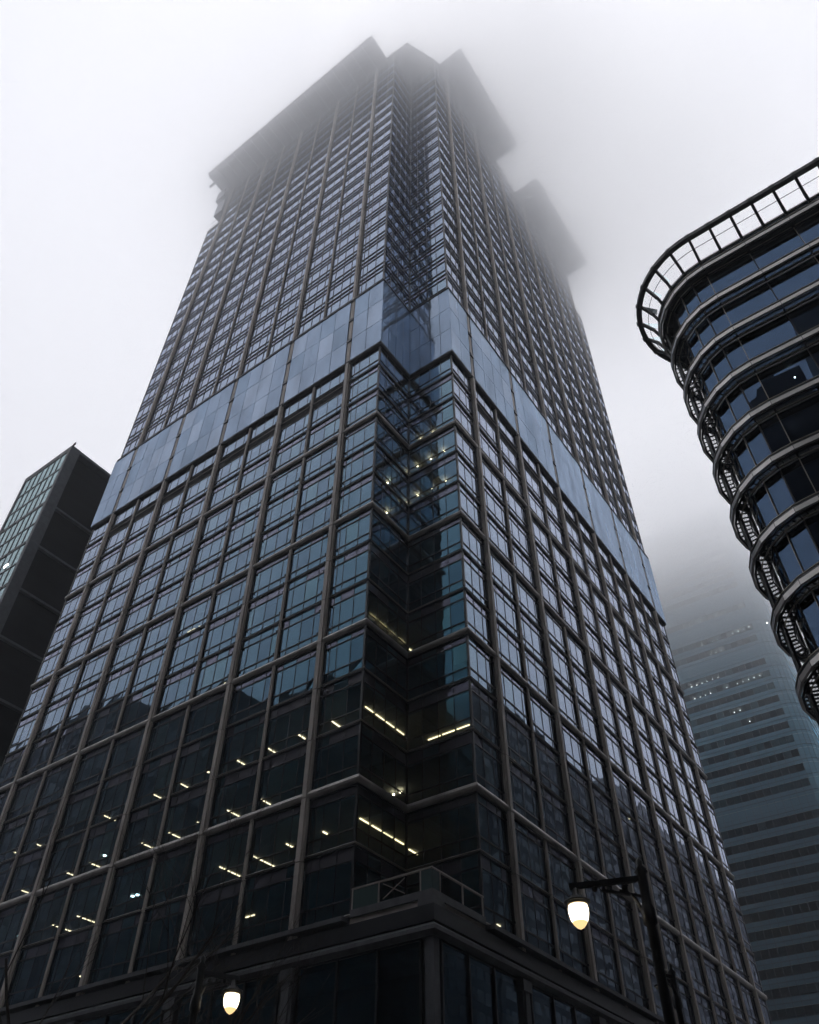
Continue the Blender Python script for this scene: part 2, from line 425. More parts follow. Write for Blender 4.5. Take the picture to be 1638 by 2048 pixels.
# pillars
def pillar(face, s, major, z0, z1, name='pillar'):
    mb = MB()
    z = z0
    cuts_ = [zz for zz in [Z0+4*k-.2 for k in range(-4, 60)] if z0+.3 < zz < z1-.3]
    ed = [z0]+cuts_+[z1]
    for a, b in zip(ed[:-1], ed[1:]):
        a2 = a+(.03 if a != z0 else 0); b2 = b-(.03 if b != z1 else 0)
        u = .72 if z0 > 80 else .84
        if major:
            fbox(mb, face, s-.20*u, s+.20*u, a2, b2, .24, .36, 0)
            fbox(mb, face, s-.36*u, s+.36*u, a2, b2, .07, .235, 0)
        else:
            fbox(mb, face, s-.14*u, s-.035, a2, b2, .06, .20, 0); fbox(mb, face, s+.035, s+.14*u, a2, b2, .06, .20, 0)
            fbox(mb, face, s-.033, s+.033, a2, b2, .06, .12, 0)
    if major: fbox(mb, face, s-.46, s+.46, z0, z1, -.3, .058, 1)
    else: fbox(mb, face, s-.20, s+.20, z0, z1, -.2, .052, 1)
    mb.build(name, [STONE, DARK], tower)
for face, ss, W_ in ((F1, [-x for x in PLX], WL), (F2, PRY, WR)):
    for i, s in enumerate(ss):
        pillar(face, s, True, 16.3, BAND0-.02); pillar(face, s, True, BAND1, TOP-.5)
        if i < len(ss)-1:
            pillar(face, s+W_/2, False, 16.3, BAND0-.02, 'rib'); pillar(face, s+W_/2, False, BAND1, TOP-.5, 'rib')
# cleaning-rail brackets beside the pillars
mb = MB()
for face, ss, W_ in ((F1, [-x for x in PLX], WL), (F2, PRY, WR)):
    for i, s in enumerate(ss):
        for off in ((-.62,.62) if i < len(ss)-1 else (-.62,)):
            for z in FL:
                if z > 72: continue
                for dz in (.08,.95,3.12): fbox(mb, face, s+off*.8-.04, s+off*.8+.04, z+dz-.06, z+dz+.06, .02, .20)
        if i < len(ss)-1:
            for z in FL:
                if z > 72: continue
                for dz in (.08,.95,3.12): fbox(mb, face, s+W_/2+.22, s+W_/2+.30, z+dz-.06, z+dz+.06, .02, .20)
o = mb.build('rail_bracket', DARK, tower); o['kind'] = 'stuff'
# corner posts
mb = MB()
for x, y in ((-A,0),(0,B)): mb.box(x-.10,x+.06,y-.06,y+.10,Z0,TOP)
for x, y in ((-A,B),): mb.box(x+.005,x+.12,y-.12,y-.005,Z0,TOP)
mb.box(XL-.06,XL+.10,-.06,.10,Z0,SHOULDER); mb.box(-.10,.06,YR-.10,YR+.06,Z0,SHOULDER)
mb.build('corner_post', DARK, tower)
# smooth glass band: three rows of panels
OB = .33
def band_panel(face, s0, s1, z0, z1, par):
    mb = MB(); j = lambda: random.uniform(-.010,.010)
    p = [P3(face, s0+.025, z0+.03, OB+j()), P3(face, s1-.025, z0+.03, OB+j()), P3(face, s1-.025, z1-.03, OB+j()), P3(face, s0+.025, z1-.03, OB+j())]
    q = [v-face[2]*.05 for v in p]
    flip = (p[1]-p[0]).cross(p[3]-p[0]).dot(face[2]) < 0
    fs = [(0,1,2,3),(4,7,6,5),(0,4,5,1),(1,5,6,2),(2,6,7,3),(3,7,4,0)]
    mb.add(p+q, [f[::-1] for f in fs] if flip else fs)
    mb.build('band_panel', random.choice((FRIT,FRIT,FRIT2,FRIT3)), par)
zr = [BAND0, BAND0+(BAND1-BAND0)/3, BAND0+2*(BAND1-BAND0)/3, BAND1]
bp = []
def seg(face, s0, s1, n):
    for i in range(n):
        for r in range(3):
            a = s0+(s1-s0)*i/n; b = s0+(s1-s0)*(i+1)/n
            bp.append((face, a, b, zr[r], zr[r+1]))
gs = .34
seg(F1, A-OB, A+CL-gs, 2)
for i in range(4): seg(F1, A+CL+i*WL+gs, A+CL+(i+1)*WL-gs, 4)
seg(F1, A+CL+4*WL+gs, -XL+OB, 2)
seg(F2, B-OB, B+CR-gs, 2)
for i in range(5): seg(F2, B+CR+i*WR+gs, B+CR+(i+1)*WR-gs, 4)
seg(F2, B+CR+5*WR+gs, YR+OB, 2)
seg(FA, -OB, B-OB, 4); seg(FB, -OB, A-OB, 4)
bp.sort(key=lambda q: -area([P3(q[0],q[1],q[3]),P3(q[0],q[2],q[3]),P3(q[0],q[2],q[4]),P3(q[0],q[1],q[4])]))
for q in bp[:100]: band_panel(*q, tower)
if len(bp) > 100:
    mb = MB()
    for face, s0, s1, z0, z1 in bp[100:]:
        j = lambda: random.uniform(-.010,.010)
        p = [P3(face, s0+.025, z0+.03, OB+j()), P3(face, s1-.025, z0+.03, OB+j()), P3(face, s1-.025, z1-.03, OB+j()), P3(face, s0+.025, z1-.03, OB+j())]
        if (p[1]-p[0]).cross(p[3]-p[0]).dot(face[2]) < 0: p = [p[1],p[0],p[3],p[2]]
        mb.quad(*p)
    o = mb.build('band_panel', FRIT, tower); o['kind'] = 'stuff'
mb = MB()
mb.sweep(PATH, rect(-.3,.26,BAND0+.02,BAND1-.02), 0)             # dark backing behind the joints
mb.build('band_backing', DARK, tower)
mb = MB(); mb.sweep(PATH, [(.01,BAND0-.34),(.24,BAND0-.34),(.36,BAND0-.16),(.40,BAND0-.01),(.01,BAND0-.01)]); mb.build('band_soffit', BLACKST, tower)
mb = MB(); mb.sweep(PATH, rect(-.2,.42,BAND1+.005,BAND1+.12)); mb.build('band_coping', FIN, tower)
for face, ss in ((F1, [-x for x in PLX]), (F2, PRY)):
    for s in ss:
        mb = MB()
        for r in range(3): fbox(mb, face, s-.20, s+.20, zr[r]+.25, zr[r+1]-.35, .262, .30, 0)
        for r in range(1,3): fbox(mb, face, s-.30, s+.30, zr[r]-.3, zr[r]+.12, .262, .42, 1)
        mb.build('band_strip', [STONE, DARK], tower)
# floor slabs with ceilings, core
foot = [(XL+.25,.25),(-A-.25,.25),(-A-.25,B+.25),(-.25,B+.25),(-.25,YR-.25),(XL+.25,YR-.25)]
foott = [(PLX[4]-.4,.25),(-A-.25,.25),(-A-.25,B+.25),(-.25,B+.25),(-.25,PRY[5]+.4),(PLX[4]-.4,PRY[5]+.4)]
for z in FL+[BAND0+4.1]:
    mb = MB(); mb.prism(foot if z < SHOULDER else foott, z-.88, z+.02)
    mb.build('floor_slab', CEIL, tower)
mb = MB(); mb.box(XL+7,-10,8,YR-8,0,TOP-1); mb.build('core_wall', INNER, tower)
# far sides (never in the photograph)
mb = MB(); SG = [(XL,0),(XL,YR),(0,YR)]
mb.sweep([(XL+.02,.02),(XL+.02,YR-.02),(-.02,YR-.02)], rect(-.1,.0,0,SHOULDER), 0, side=-1)
for z in FL:
    if z < SHOULDER: mb.sweep([(XL,.1),(XL,YR),(-.1,YR)], rect(.01,.3,z-.05,z+.1), 1, side=-1)
mb.build('rear_wall', [FT_SPAN, DARK], tower)
mb = MB(); mb.box(PLX[4]-.6,PLX[4]-.5,.05,PRY[5]+.6,SHOULDER,TOP); mb.box(PLX[4]-.5,-.1,PRY[5]+.5,PRY[5]+.6,SHOULDER,TOP)
mb.build('upper_wall', SPAN, tower)
mb = MB(); mb.prism([(XL,0.01),(PLX[4]-.6,0.01),(PLX[4]-.6,YR),(XL,YR)], SHOULDER-.02, SHOULDER+.5); mb.prism([(PLX[4]-.6,PRY[5]+.6),(-.01,PRY[5]+.6),(-.01,YR),(PLX[4]-.6,YR)], SHOULDER-.01, SHOULDER+.51)
mb.build('shoulder_roof', DARK, tower)
# roof, brims
mb = MB(); mb.prism([(PLX[4]-.5,.1),(-A-.1,.1),(-A-.1,B+.1),(-.1,B+.1),(-.1,PRY[5]+.5),(PLX[4]-.5,PRY[5]+.5)], TOP-.3, TOP+.05)
mb.box(-36,-9,10,48,TOP+.05,TOP+8); mb.build('roof', DARK, tower)
BR = mat('brim_metal', (.24,.245,.28), .45, metal=.3, noise=.2, nscale=.5)
def brim(x0, x1, y0, y1, zt, axis):
    """axis 'y': juts out to y0 from the wall at y1; axis 'x': juts out to x1 from the wall at x0"""
    mb = MB()
    if axis == 'y':
        prof = [(0,zt-.2),(y1-y0-.9,zt-.55),(y1-y0-.15,zt-.1),(y1-y0,zt+.05),(y1-y0,zt+.3),(0,zt+.35)]
        mb.sweep([(x0,y1),(x1,y1)], prof)
        n = int((x1-x0)/2.27)
        for i in range(n+1):
            x = x0+.1+(x1-x0-.4)*i/n; mb.obox((x,y0+.2,zt-.85), (.18,0,0), (0,y1-y0-.2,0), (0,0,.42))
        for k in range(4): mb.box(x0-.0,x1,y0+.55+k*1.15,y0+.67+k*1.15,zt-.98,zt-.80)
        for k in range(int((x1-x0)/.75)): mb.box(x0+.2+k*.75,x0+.27+k*.75,y0-.22,y0-.01,zt-.12,zt+.42)
    else:
        prof = [(0,zt-.2),(x1-x0-.9,zt-.55),(x1-x0-.15,zt-.1),(x1-x0,zt+.05),(x1-x0,zt+.3),(0,zt+.35)]
        mb.sweep([(x0,y0),(x0,y1)], prof)
        n = int((y1-y0)/2.3)
        for i in range(n+1):
            y = y0+.1+(y1-y0-.4)*i/n; mb.obox((x0,y,zt-.85), (x1-x0-.2,0,0), (0,.18,0), (0,0,.42))
        for k in range(4): mb.box(x1-.67-k*1.15,x1-.55-k*1.15,y0,y1,zt-.98,zt-.80)
        for k in range(int((y1-y0)/.75)): mb.box(x1+.01,x1+.22,y0+.2+k*.75,y0+.27+k*.75,zt-.12,zt+.42)
    mb.build('roof_brim', BR, tower)
brim(-47.85, -6.66, -5.0, .1, 168, 'y')
brim(-.1, 5.0, 5.9, 26.2, 168.1, 'x'); brim(-.1, 5.0, 33.9, 55.8, 168.1, 'x')
mb = MB(); mb.prism([(-6.6,-.6),(-2.2,-.4),(.3,4.8),(.6,5.85),(-6.6,5.85)], TOP-.25, TOP+.4)
mb.build('roof_brim', BR, tower)
mb = MB(); mb.box(-48.6,-46.2,-1.2,1.6,163.2,167.2); mb.box(-48.4,-46.2,-.6,1.4,157.5,163.0); mb.box(-48.9,-46.5,-3.4,-3.0,166.6,167.3)
mb.build('brim_strut', BR, tower)
# podium filling the notch at street level
POD = [(XL,-.15),(.15,-.15),(.15,YR)]
mb = MB(); mb.sweep(POD, rect(-.5,.22,15.95,16.75), 0); mb.sweep(POD, [(-.5,15.3),(.10,15.3),(.34,15.5),(.34,15.7),(.1,15.9),(-.5,15.9)], 1)
mb.sweep([(XL,0),(-A-.1,0)], rect(-.3,.62,16.95,17.2), 1); mb.sweep([(0,B+.1),(0,YR)], rect(-.3,.62,16.95,17.2), 1)
mb.build('podium_cornice', [DARK, LT_STONE], tower)
mb = MB(); mb.prism([(-A+.02,-.1),(.1,-.1),(.1,B-.02),(-A+.02,B-.02)], 16.77, 17.15); mb.build('terrace_floor', STONE, tower)
mb = MB()
mb.sweep([(-A+.1,-.12),(.12,-.12),(.12,B-.1)], rect(-.14,.10,17.16,17.55), 0)
mb.sweep([(-A+.1,-.12),(.12,-.12),(.12,B-.1)], rect(-.08,.05,18.62,18.70), 1)
for x in (-A+.12, -A+1.9, -.62): mb.box(x,x+.07,-.16,-.09,17.552,18.615,1)
for y in (.55, 2.7, B-.25): mb.box(.09,.16,y,y+.07,17.552,18.615,1)
mb.bar((-3.0,-.12,17.7),(-1.6,-.12,18.5),.04,1); mb.bar((-3.0,-.125,18.5),(-1.6,-.125,17.7),.04,1)
mb.build('terrace_parapet', [LT_STONE, BELT], tower)
PGM = mat('green_glass_panel', (.05,.085,.085), .12, spec=.8)
for bx in ((-A+.2,-A+1.88,-.14,-.10,17.56,18.6), (-.54,.097,-.15,-.11,17.56,18.6), (.10,.14,-.10,.54,17.56,18.6)):
    mb = MB(); mb.box(*bx); mb.build('parapet_glass', PGM, tower)
# podium shopfront and pilasters
wl = []
def shop(face, s0, s1, n):
    for i in range(n):
        G = MB(); Fm = MB(); a = s0+(s1-s0)*i/n; b = s0+(s1-s0)*(i+1)/n
        for z0, z1 in ((.5,5.2),(5.4,10.2),(10.4,15.2)):
            pane(G, face, a+.06, b-.06, z0, z1, 0)
            fbox(Fm, face, a, b, z1, z1+.18, .0, .1)
        fbox(Fm, face, a-.06, a+.06, .3, 15.25, .001, .14)
        wl.append((area([P3(face,a,0),P3(face,b,0),P3(face,b,15),P3(face,a,15)]), G, Fm))
Fp1 = (Vector((0,-.05,0)), F1[1], F1[2]); Fp2 = (Vector((.05,0,0)), F2[1], F2[2])
shop(Fp1, .6, A+CL-.7, 3)
for i in range(4): shop(Fp1, A+CL+i*WL+.7, A+CL+(i+1)*WL-.7, 3)
shop(Fp2, .6, B+CR-.7, 3)
for i in range(5): shop(Fp2, B+CR+i*WR+.7, B+CR+(i+1)*WR-.7, 3)
for a_, G, Fm in wl:
    w_ = G.build('shop_window', GLASS, tower); Fm.build('frame', DARK, w_)
for face, ss in ((Fp1, [-x for x in PLX]), (Fp2, PRY)):
    for s in ss:
        mb = MB(); fbox(mb, face, s-.40, s+.40, 0, 15.25, -.2, .16); fbox(mb, face, s-.22, s+.22, 0, 15.25, .16, .24)
        fbox(mb, face, s-.46, s+.46, 14.7, 15.28, .0, .32)
        mb.build('pilaster', LT_STONE, tower)
mb = MB(); mb.box(-.34,.16,-.16,.34,0,15.27); mb.box(-.20,.24,-.24,.20,0.01,15.2); mb.box(-.62,.36,-.36,.62,15.97,17.15)
mb.build('corner_pilaster', LT_STONE, tower)
mb = MB(); mb.box(XL+1,-1.5,3.5,3.7,0,15); mb.box(-3.7,-3.5,3.8,YR-1,0,15); mb.prism([(XL+.2,.2),(-.2,.2),(-.2,YR-.3),(XL+.2,YR-.3)],15.0,15.29)
mb.prism([(XL+.2,.2),(-.2,.2),(-.2,YR-.3),(XL+.2,YR-.3)],16.0,16.76)
mb.build('shop_interior', INNER, tower)

# --- ceiling lamps seen through the glass, traced from where they shine in the photograph onto their ceiling
def ceil_hit(x, y, face, mind=.35):
    d = ray(x, y); C0 = Vector((CX,CY,CZ)); n = face[2]
    t = (face[0]-C0).dot(n)/d.dot(n); p = C0+d*t
    for z in FL[1:]:
        zc = z-.93
        if zc <= p.z: continue
        q = C0+d*((zc-CZ)/d.z); depth = -(q-face[0]).dot(n)
        if depth > mind: return q
    return None
lamps = []
def strip(p1, p2, face, m=None, wd=.06):
    a = ceil_hit(*p1, face); 
    if a is None: return
    d = ray(*p2); C0 = Vector((CX,CY,CZ)); b = C0+d*((a.z-CZ)/d.z)
    v = b-a; v = Vector((v.x,0,0)) if abs(v.x) > abs(v.y) else Vector((0,v.y,0))
    if v.length < .15: v = v.normalized()*.25 if v.length > 0 else Vector((0,.25,0))
    n = max(1, int(round(v.length/1.25)))
    for i in range(n):          # a long run is a row of separate tubes
        p = a+v*(i/n+.005); q = a+v*((i+1)/n-(.045 if n > 1 else .0))
        mb = MB(); mb.bar(p, q, wd, 0, .05); mb.build('strip_lamp', m or WARM, tower)
def spot(p, face, m=None, r=.09):
    a = ceil_hit(*p, face)
    if a is None: return
    if m is None: a = a-Vector((0,0,.22))
    mb = MB(); mb.lathe(a, [(0,0),(r,0),(r,.06),(0,.06)], 10); mb.build('spot_lamp', m or SPOT, tower)
def cv(o, s, l): return [((o[0]+a/s, o[1]+b/s), (o[0]+c/s, o[1]+d/s)) for a,b,c,d in l]
for p, q in cv((0,1400),2.34,[(1562,107,1590,128),(1398,162,1426,182),(1250,224,1293,252),(1110,283,1143,305),(845,392,895,418),(720,443,770,470),
    (487,541,536,567),(1063,516,1130,551),(1217,463,1263,491),(922,571,938,577),(790,621,856,655),(662,670,727,702),(170,675,212,692),(420,763,480,790),
    (306,806,349,825),(100,891,145,908),(1027,781,1127,831),(1180,729,1286,784),(1340,674,1375,692),(1512,616,1530,628),(360,1011,448,1046),(245,1053,340,1087),(1150,1018,1177,1000)]):
    strip(p, q, F1)
for p, q in cv((0,850),2.34,[(877,972,915,955),(1450,1027,1455,1030),(1310,1090,1317,1094),(1182,1153,1189,1157),(735,1050,745,1055),(628,1100,636,1103),
    (438,1200,445,1203),(293,1281,310,1281),(935,1269,942,1272),(820,1325,826,1328),(1112,573,1118,577)]): strip(p, q, F1)
for x, y in [(975,339),(148,519),(200,329),(298,287),(595,141),(820,38),(70,715),(38,407),(377,1295)]: spot((x/2.34,1400+y/2.34), F1, WARM, .1)
for x, y in [(490,730),(620,920),(643,914),(88,1108)]: spot((x/2.34,1400+y/2.34), F1, COOL, .12)
for x, y in [(712,800),(530,903),(1137,435),(1333,450),(935,945),(1055,1211),(105,1383)]: spot((x/2.34,850+y/2.34), F1, WARM, .1)
for x, y in [(1256,10),(1150,68),(1343,160),(1236,225),(1125,283),(1355,402),(1240,462),(1127,522)]: spot((560+x/4.095,860+y/4.095), FB)
for x, y in [(1028,343),(995,363),(880,423),(990,603),(1033,601),(877,662)]: spot((560+x/4.095,860+y/4.095), FA)
for p, q in cv((560,860),4.095,[(733,1508,1028,1764)]): strip(p, q, FA, WARMS, .07)
for p, q in cv((560,1280),4.095,[(698,545,1020,790),(652,1460,1010,1690)]): strip(p, q, FA, WARMS, .07)
for p, q in cv((560,1280),4.095,[(1212,820,1563,684),(1055,1715,1122,1758),(1060,75,1085,97)]): strip(p, q, FB, WARMS, .07)
for p, q in cv((560,1280),4.095,[(423,664,500,722),(152,777,205,812),(348,1570,384,1592)]): strip(p, q, F1)
for x, y in [(932,1245),(988,1226)]: spot((560+x/4.095,1280+y/4.095), FA, None, .1)
for x, y in [(66,58),(168,147),(670,352)]: strip((1000+x/2.567-4,1500+y/2.567+1), (1000+x/2.567+3,1500+y/2.567-2), F2)
strip((994,1849),(1000,1853),Fp2)

# ------------------------------------------------------------------ round-ended building on the right
RBC = Vector((23.9, 5.9))
rb = empty('rounded_building', 'dark rounded office building with pale curved floor bands and an open steel roof ring', 'office building')
def rpath(r, step=15.0, xmax=60, straight=3.1, r2=None):
    rf = lambda a: r if (r2 is None or a < 60) else r2
    pts = []; x = xmax
    n = int((xmax-RBC.x)/straight)
    for i in range(n, 0, -1): pts.append((RBC.x+i*straight, RBC.y-r))
    a = 0
    while a <= 122.01:
        t = R(-90-a); pts.append((RBC.x+rf(a)*cos(t), RBC.y+rf(a)*sin(t))); a += step
    a -= step; t = R(-90-a)
    hx, hy = sin(t)*1, -cos(t)*1     # tangent, clockwise travel
    ex, ey = pts[-1]
    pts.append((ex+hx*28, ey+hy*28))
    return pts
# the path runs towards -X then clockwise round the end: outside is on its left
RSIDE = -1
zF = [56.9-4.08*j for j in range(0, 14)]
for j, z in enumerate(zF):
    P_ = rpath(4.85)
    mb = MB(); mb.sweep(P_, rect(0,.15,z,z+.32), 0, RSIDE)
    # joints
    for x, y in P_[1:-1]:
        v = Vector((x-RBC.x, y-RBC.y)) if x < RBC.x else Vector((0,-1)); v.normalize()
        mb.obox((x+v.x*.12-v.y*.015, y+v.y*.12+v.x*.015, z-.002), (v.x*.035,v.y*.035,0), (v.y*.03,-v.x*.03,0), (0,0,.324), 1)
    mb.build('fascia', [RB_STONE, DARK], rb)
    mb = MB(); mb.sweep(rpath(4.9), rect(0,.05,z+.38,z+.50), 0, RSIDE); mb.sweep(rpath(4.9), rect(-.03,.09,z+.52,z+.56), 1, RSIDE)
    mb.build('balustrade', [RB_DARK, RB_TAN], rb)
    # walkway grating: frame, radial ribs and bars
    mb = MB(); mb.sweep(rpath(4.72), rect(0,.12,z-.10,z-.01), 0, RSIDE); mb.sweep(rpath(4.32, r2=3.95), rect(0,.07,z-.10,z-.01), 0, RSIDE)
    Po = rpath(4.72); Pi = rpath(4.36, r2=4.0)
    for i in range(len(Po)-1):
        a0, a1 = Vector((*Po[i],z-.06)), Vector((*Po[i+1],z-.06)); b0, b1 = Vector((*Pi[i],z-.06)), Vector((*Pi[i+1],z-.06))
        if i == len(Po)-2: continue
        L = (a1-a0).length; n = 3 if L < 2 else 5
        for k in range(n):
            t0 = k/n; p = a0.lerp(a1,t0); q = b0.lerp(b1,t0); mb.bar(p, q, .09 if k == 0 else .055, 0, .09)
        nb = int(L/.10)
        for k in range(nb):
            t0 = (k+.5)/nb; p = a0.lerp(a1,t0); q = b0.lerp(b1,t0); mb.bar(p, q, .014, 0, .012)
        for k in range(1, 5):
            p = a0.lerp(b0, k/5); q = a1.lerp(b1, k/5); mb.bar(p, q, .013, 0, .012)
    mb.build('walkway', BLACKST, rb)
    mb = MB(); Pt = rpath(4.52)
    for i in range(len(Pt)-2):
        a0 = Vector((*Pt[i],z-.20)); a1 = Vector((*Pt[i+1],z-.20)); a0, a1 = a0.lerp(a1,.04), a0.lerp(a1,.96)
        mb.tube([a0,a1], .045, 6)
    mb.build('handrail', RB_TAN, rb, smooth=True)
wl = []
Pg = rpath(4.25, r2=3.55)
GEND = 10**9
for j in range(len(zF)-1):
    z1 = zF[j]-.12; z0 = zF[j+1]+.3
    for i in range(len(Pg)-1):
        a = Vector((*Pg[i],0)); b = Vector((*Pg[i+1],0)); mid = (a+b)/2
        ang = math.degrees(math.atan2(RBC.x-mid.x, RBC.y-mid.y)) if mid.x < RBC.x else 0
        solid = ang > 78 or i == len(Pg)-2
        G = MB(); Fm = MB(); j_ = lambda: random.uniform(-.004,.004); n = (b-a).normalized(); n = Vector((n.y,-n.x,0))*RSIDE
        pa = [a+n*j_()+Vector((0,0,z0)), b+n*j_()+Vector((0,0,z0)), b+n*j_()+Vector((0,0,z1)), a+n*j_()+Vector((0,0,z1))]
        if (pa[1]-pa[0]).cross(pa[3]-pa[0]).dot(n) < 0: pa = [pa[1],pa[0],pa[3],pa[2]]
        G.quad(*pa, 1 if solid else 0)
        w1 = .04 if i%2 else .07
        Fm.obox(a-(b-a).normalized()*w1/2+n*.005+Vector((0,0,z0)), (b-a).normalized()*w1, n*.10, Vector((0,0,z1-z0)), 1 if i%2 else 0)
        Fm.obox(a+n*.005+Vector((0,0,z0+.62)), b-a, n*.07, Vector((0,0,.05)), 1)
        wl.append((area(pa), G, Fm))
windows(wl, rb, [RB_GLASS, RB_DARK], [BLACKST, RB_TAN])
mb = MB()
for j in range(len(zF)): mb.prism([(x,y) for x,y in rpath(4.23, r2=3.5)]+[(60,34)], zF[j]-.18, zF[j]+.3)
mb.build('floor_slab', RB_DARK, rb)
mb = MB(); mb.prism([(x,y) for x,y in rpath(4.7)]+[(60,34)], 57.0, 57.3); mb.build('roof', RB_DARK, rb)
mb = MB(); mb.prism([(x,y) for x,y in rpath(1.2)]+[(59,32)], 0, 57); mb.build('core_wall', INNER, rb)
# columns standing in the dark end
mb = MB()
for a in (70, 95, 118):
    t = R(-90-a); mb.tube([(RBC.x+4.5*cos(t), RBC.y+4.5*sin(t), 0), (RBC.x+4.5*cos(t), RBC.y+4.5*sin(t), 57)], .13, 8)
mb.build('column', BLACKST, rb)
# roof parapet, ring, outriggers
mb = MB(); mb.sweep(rpath(4.8), rect(0,.05,57.36,58.0), 0, RSIDE); mb.sweep(rpath(4.74), rect(0,.2,58.02,58.16), 1, RSIDE)
mb.build('roof_parapet', [mat('parapet_glass_blue', (.035,.055,.085), .08, spec=1), RB_STONE], rb)
def arcpath(r, step=2.5, xmax=60, amax=152):
    pts = [(xmax, RBC.y-r)]
    a = 0
    while a <= amax: 
        t = R(-90-a); pts.append((RBC.x+r*cos(t), RBC.y+r*sin(t))); a += step
    return pts
mb = MB(); mb.sweep(arcpath(5.80), rect(0,.38,59.80,60.16), 0, RSIDE)
spots_ = [(RBC.x+1.55*i, 0) for i in range(20, 0, -1)]+[(None, a) for a in [15.2*k for k in range(0, 10)]]
def rp(x, a, r):
    if x is not None: return Vector((x, RBC.y-r, 0))
    t = R(-90-a); return Vector((RBC.x+r*cos(t), RBC.y+r*sin(t), 0))
for x, a in spots_:      # three small clamp plates at each joint of the ring
    d = (rp(x,a,6.2)-rp(x,a,6.0)).normalized(); tt = Vector((-d.y,d.x,0))
    for k in (-1,0,1):
        p = rp(x,a,6.16)+tt*k*.11+Vector((0,0,59.9)); mb.obox(p-tt*.025, tt*.05, d*.10, Vector((0,0,.24)))
mb.build('roof_ring', BLACKST, rb)
mb = MB(); mb.sweep(arcpath(5.42), rect(0,.035,59.12,59.16), 0, RSIDE); mb.build('ring_wire', BLACKST, rb)
for x, a in spots_:
    mb = MB()
    pts = [rp(x,a,5.95)+Vector((0,0,59.92)), rp(x,a,5.6)+Vector((0,0,59.32)), rp(x,a,5.2)+Vector((0,0,58.55)), rp(x,a,4.92)+Vector((0,0,57.6))]
    for p, q in zip(pts[:-1], pts[1:]): mb.bar(p, q, .19, 0, .2)
    o = mb.build('outrigger', BLACKST, rb)
    m2 = MB(); d = (rp(x,a,6)-rp(x,a,5)).normalized(); tt = Vector((-d.y,d.x,0))*.02
    tri = [rp(x,a,5.85)+Vector((0,0,59.95)), rp(x,a,4.95)+Vector((0,0,58.5)), rp(x,a,4.75)+Vector((0,0,59.2))]
    m2.add([p-tt for p in tri]+[p+tt for p in tri], [(0,1,2),(5,4,3),(0,3,4,1),(1,4,5,2),(2,5,3,0)])
    m2.build('glass_fin', PGLASS, o)
for p_, zc in (((1590,755),None),((1620,812),None)):
    d = ray(*p_); C0 = Vector((CX,CY,CZ)); t = (RBC.y-3.2-CY)/d.y; p = C0+d*t
    mb = MB(); mb.lathe(p, [(0,0),(.05,0),(.05,.04),(0,.04)], 8); mb.build('spot_lamp', SPOTD, rb)

# ------------------------------------------------------------------ block on the left
lt = empty('corner_block', 'dark slab-sided office block with a teal glass end wall, left of the stone ribbed tower', 'office building')
LX, LY, LZ = -65.5, -.44, 100.0
for k in range(25):
    z1 = LZ-.9-3.9*k; z0 = z1-3.75
    if z0 < 0: break
    for i in range(7):
        a = LX-.75-(i+1)*1.52; b = LX-.75-i*1.52
        if k < 13:
            mb = MB(); j = lambda: random.uniform(-.008,.008)
            mb.quad((a+.03,LY+.12+j(),z0),(b-.03,LY+.12+j(),z0),(b-.03,LY+.12+j(),z1),(a+.03,LY+.12+j(),z1)); mb.build('window', LT_GLASS, lt)
    if k >= 13: 
        mb = MB(); mb.quad((LX-.75-7*1.52,LY+.12,z0),(LX-.75,LY+.12,z0),(LX-.75,LY+.12,z1),(LX-.75-7*1.52,LY+.12,z1)); o = mb.build('window_grid', LT_GLASS, lt); o['kind'] = 'stuff'
mb = MB()
for k in range(26):
    z = LZ-.9-3.9*k
    if z < 1: break
    dbl = k >= 3 and (k-3)%2 == 0
    mb.box(LX-11.4,LX-.74,LY+.02,LY+.2,z-.15,z,0)
    if dbl: mb.box(LX-11.4,LX-.74,LY+.0,LY+.2,z+.10,z+.26,0); mb.box(LX-11.4,LX-.74,LY+.06,LY+.2,z+.004,z+.096,1)
for i in range(1,7): mb.box(LX-.75-i*1.52-.035,LX-.75-i*1.52+.035,LY+.04,LY+.2,0,LZ-1)
mb.build('mullion', [DARK, LT_STONE], lt)
mb = MB(); mb.box(LX-11.9,LX-11.4,LY,LY+1,0,LZ); mb.box(LX-11.4,LX-.7,LY+.003,LY+.9,LZ-.85,LZ-.003); mb.build('end_frame', LT_STONE, lt)
mb = MB()
ed = [LZ-.01]+[LZ-4.8-3.9*k for k in range(24)]+[0]
for a, b in zip(ed[:-1], ed[1:]): mb.box(LX-.7,LX,LY,LY+1.55,b+.03,a)
mb.box(LX-.65,LX-.05,LY+.05,LY+1.5,0,LZ-.1,1)
mb.build('corner_pillar', [LT_STONE, DARK], lt)
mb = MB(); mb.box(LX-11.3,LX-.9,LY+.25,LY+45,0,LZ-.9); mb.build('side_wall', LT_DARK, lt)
mb = MB(); mb.box(LX-11.3,LX-.02,LY+1.56,LY+45,LZ-.55,LZ-.02)
mb.build('roof_edge', LT_STONE, lt)
for k in range(12):
    z = LZ-12.2-7.8*k
    if z < 1: break
    mb = MB(); mb.box(LX-.9,LX-.35,LY+1.56,LY+45,z-.35,z); mb.build('belt_course', LT_STONE, lt)
mb = MB(); mb.bar((LX-4.4,LY+.10,LZ-23.3),(LX-3.6,LY+.10,LZ-23.1),.08,0,.22); mb.build('strip_lamp', SPOTD, lt)
bk = MB(); bk.tube([(LX-.3,LY+.3,LZ),(LX-.3,LY+.3,LZ+.45)], .06, 6); bk.tube([(LX-.45,LY+.3,LZ+.42),(LX-.12,LY+.3,LZ+.62),(LX+.0,LY+.3,LZ+.95)], [.12,.16,.06], 7)
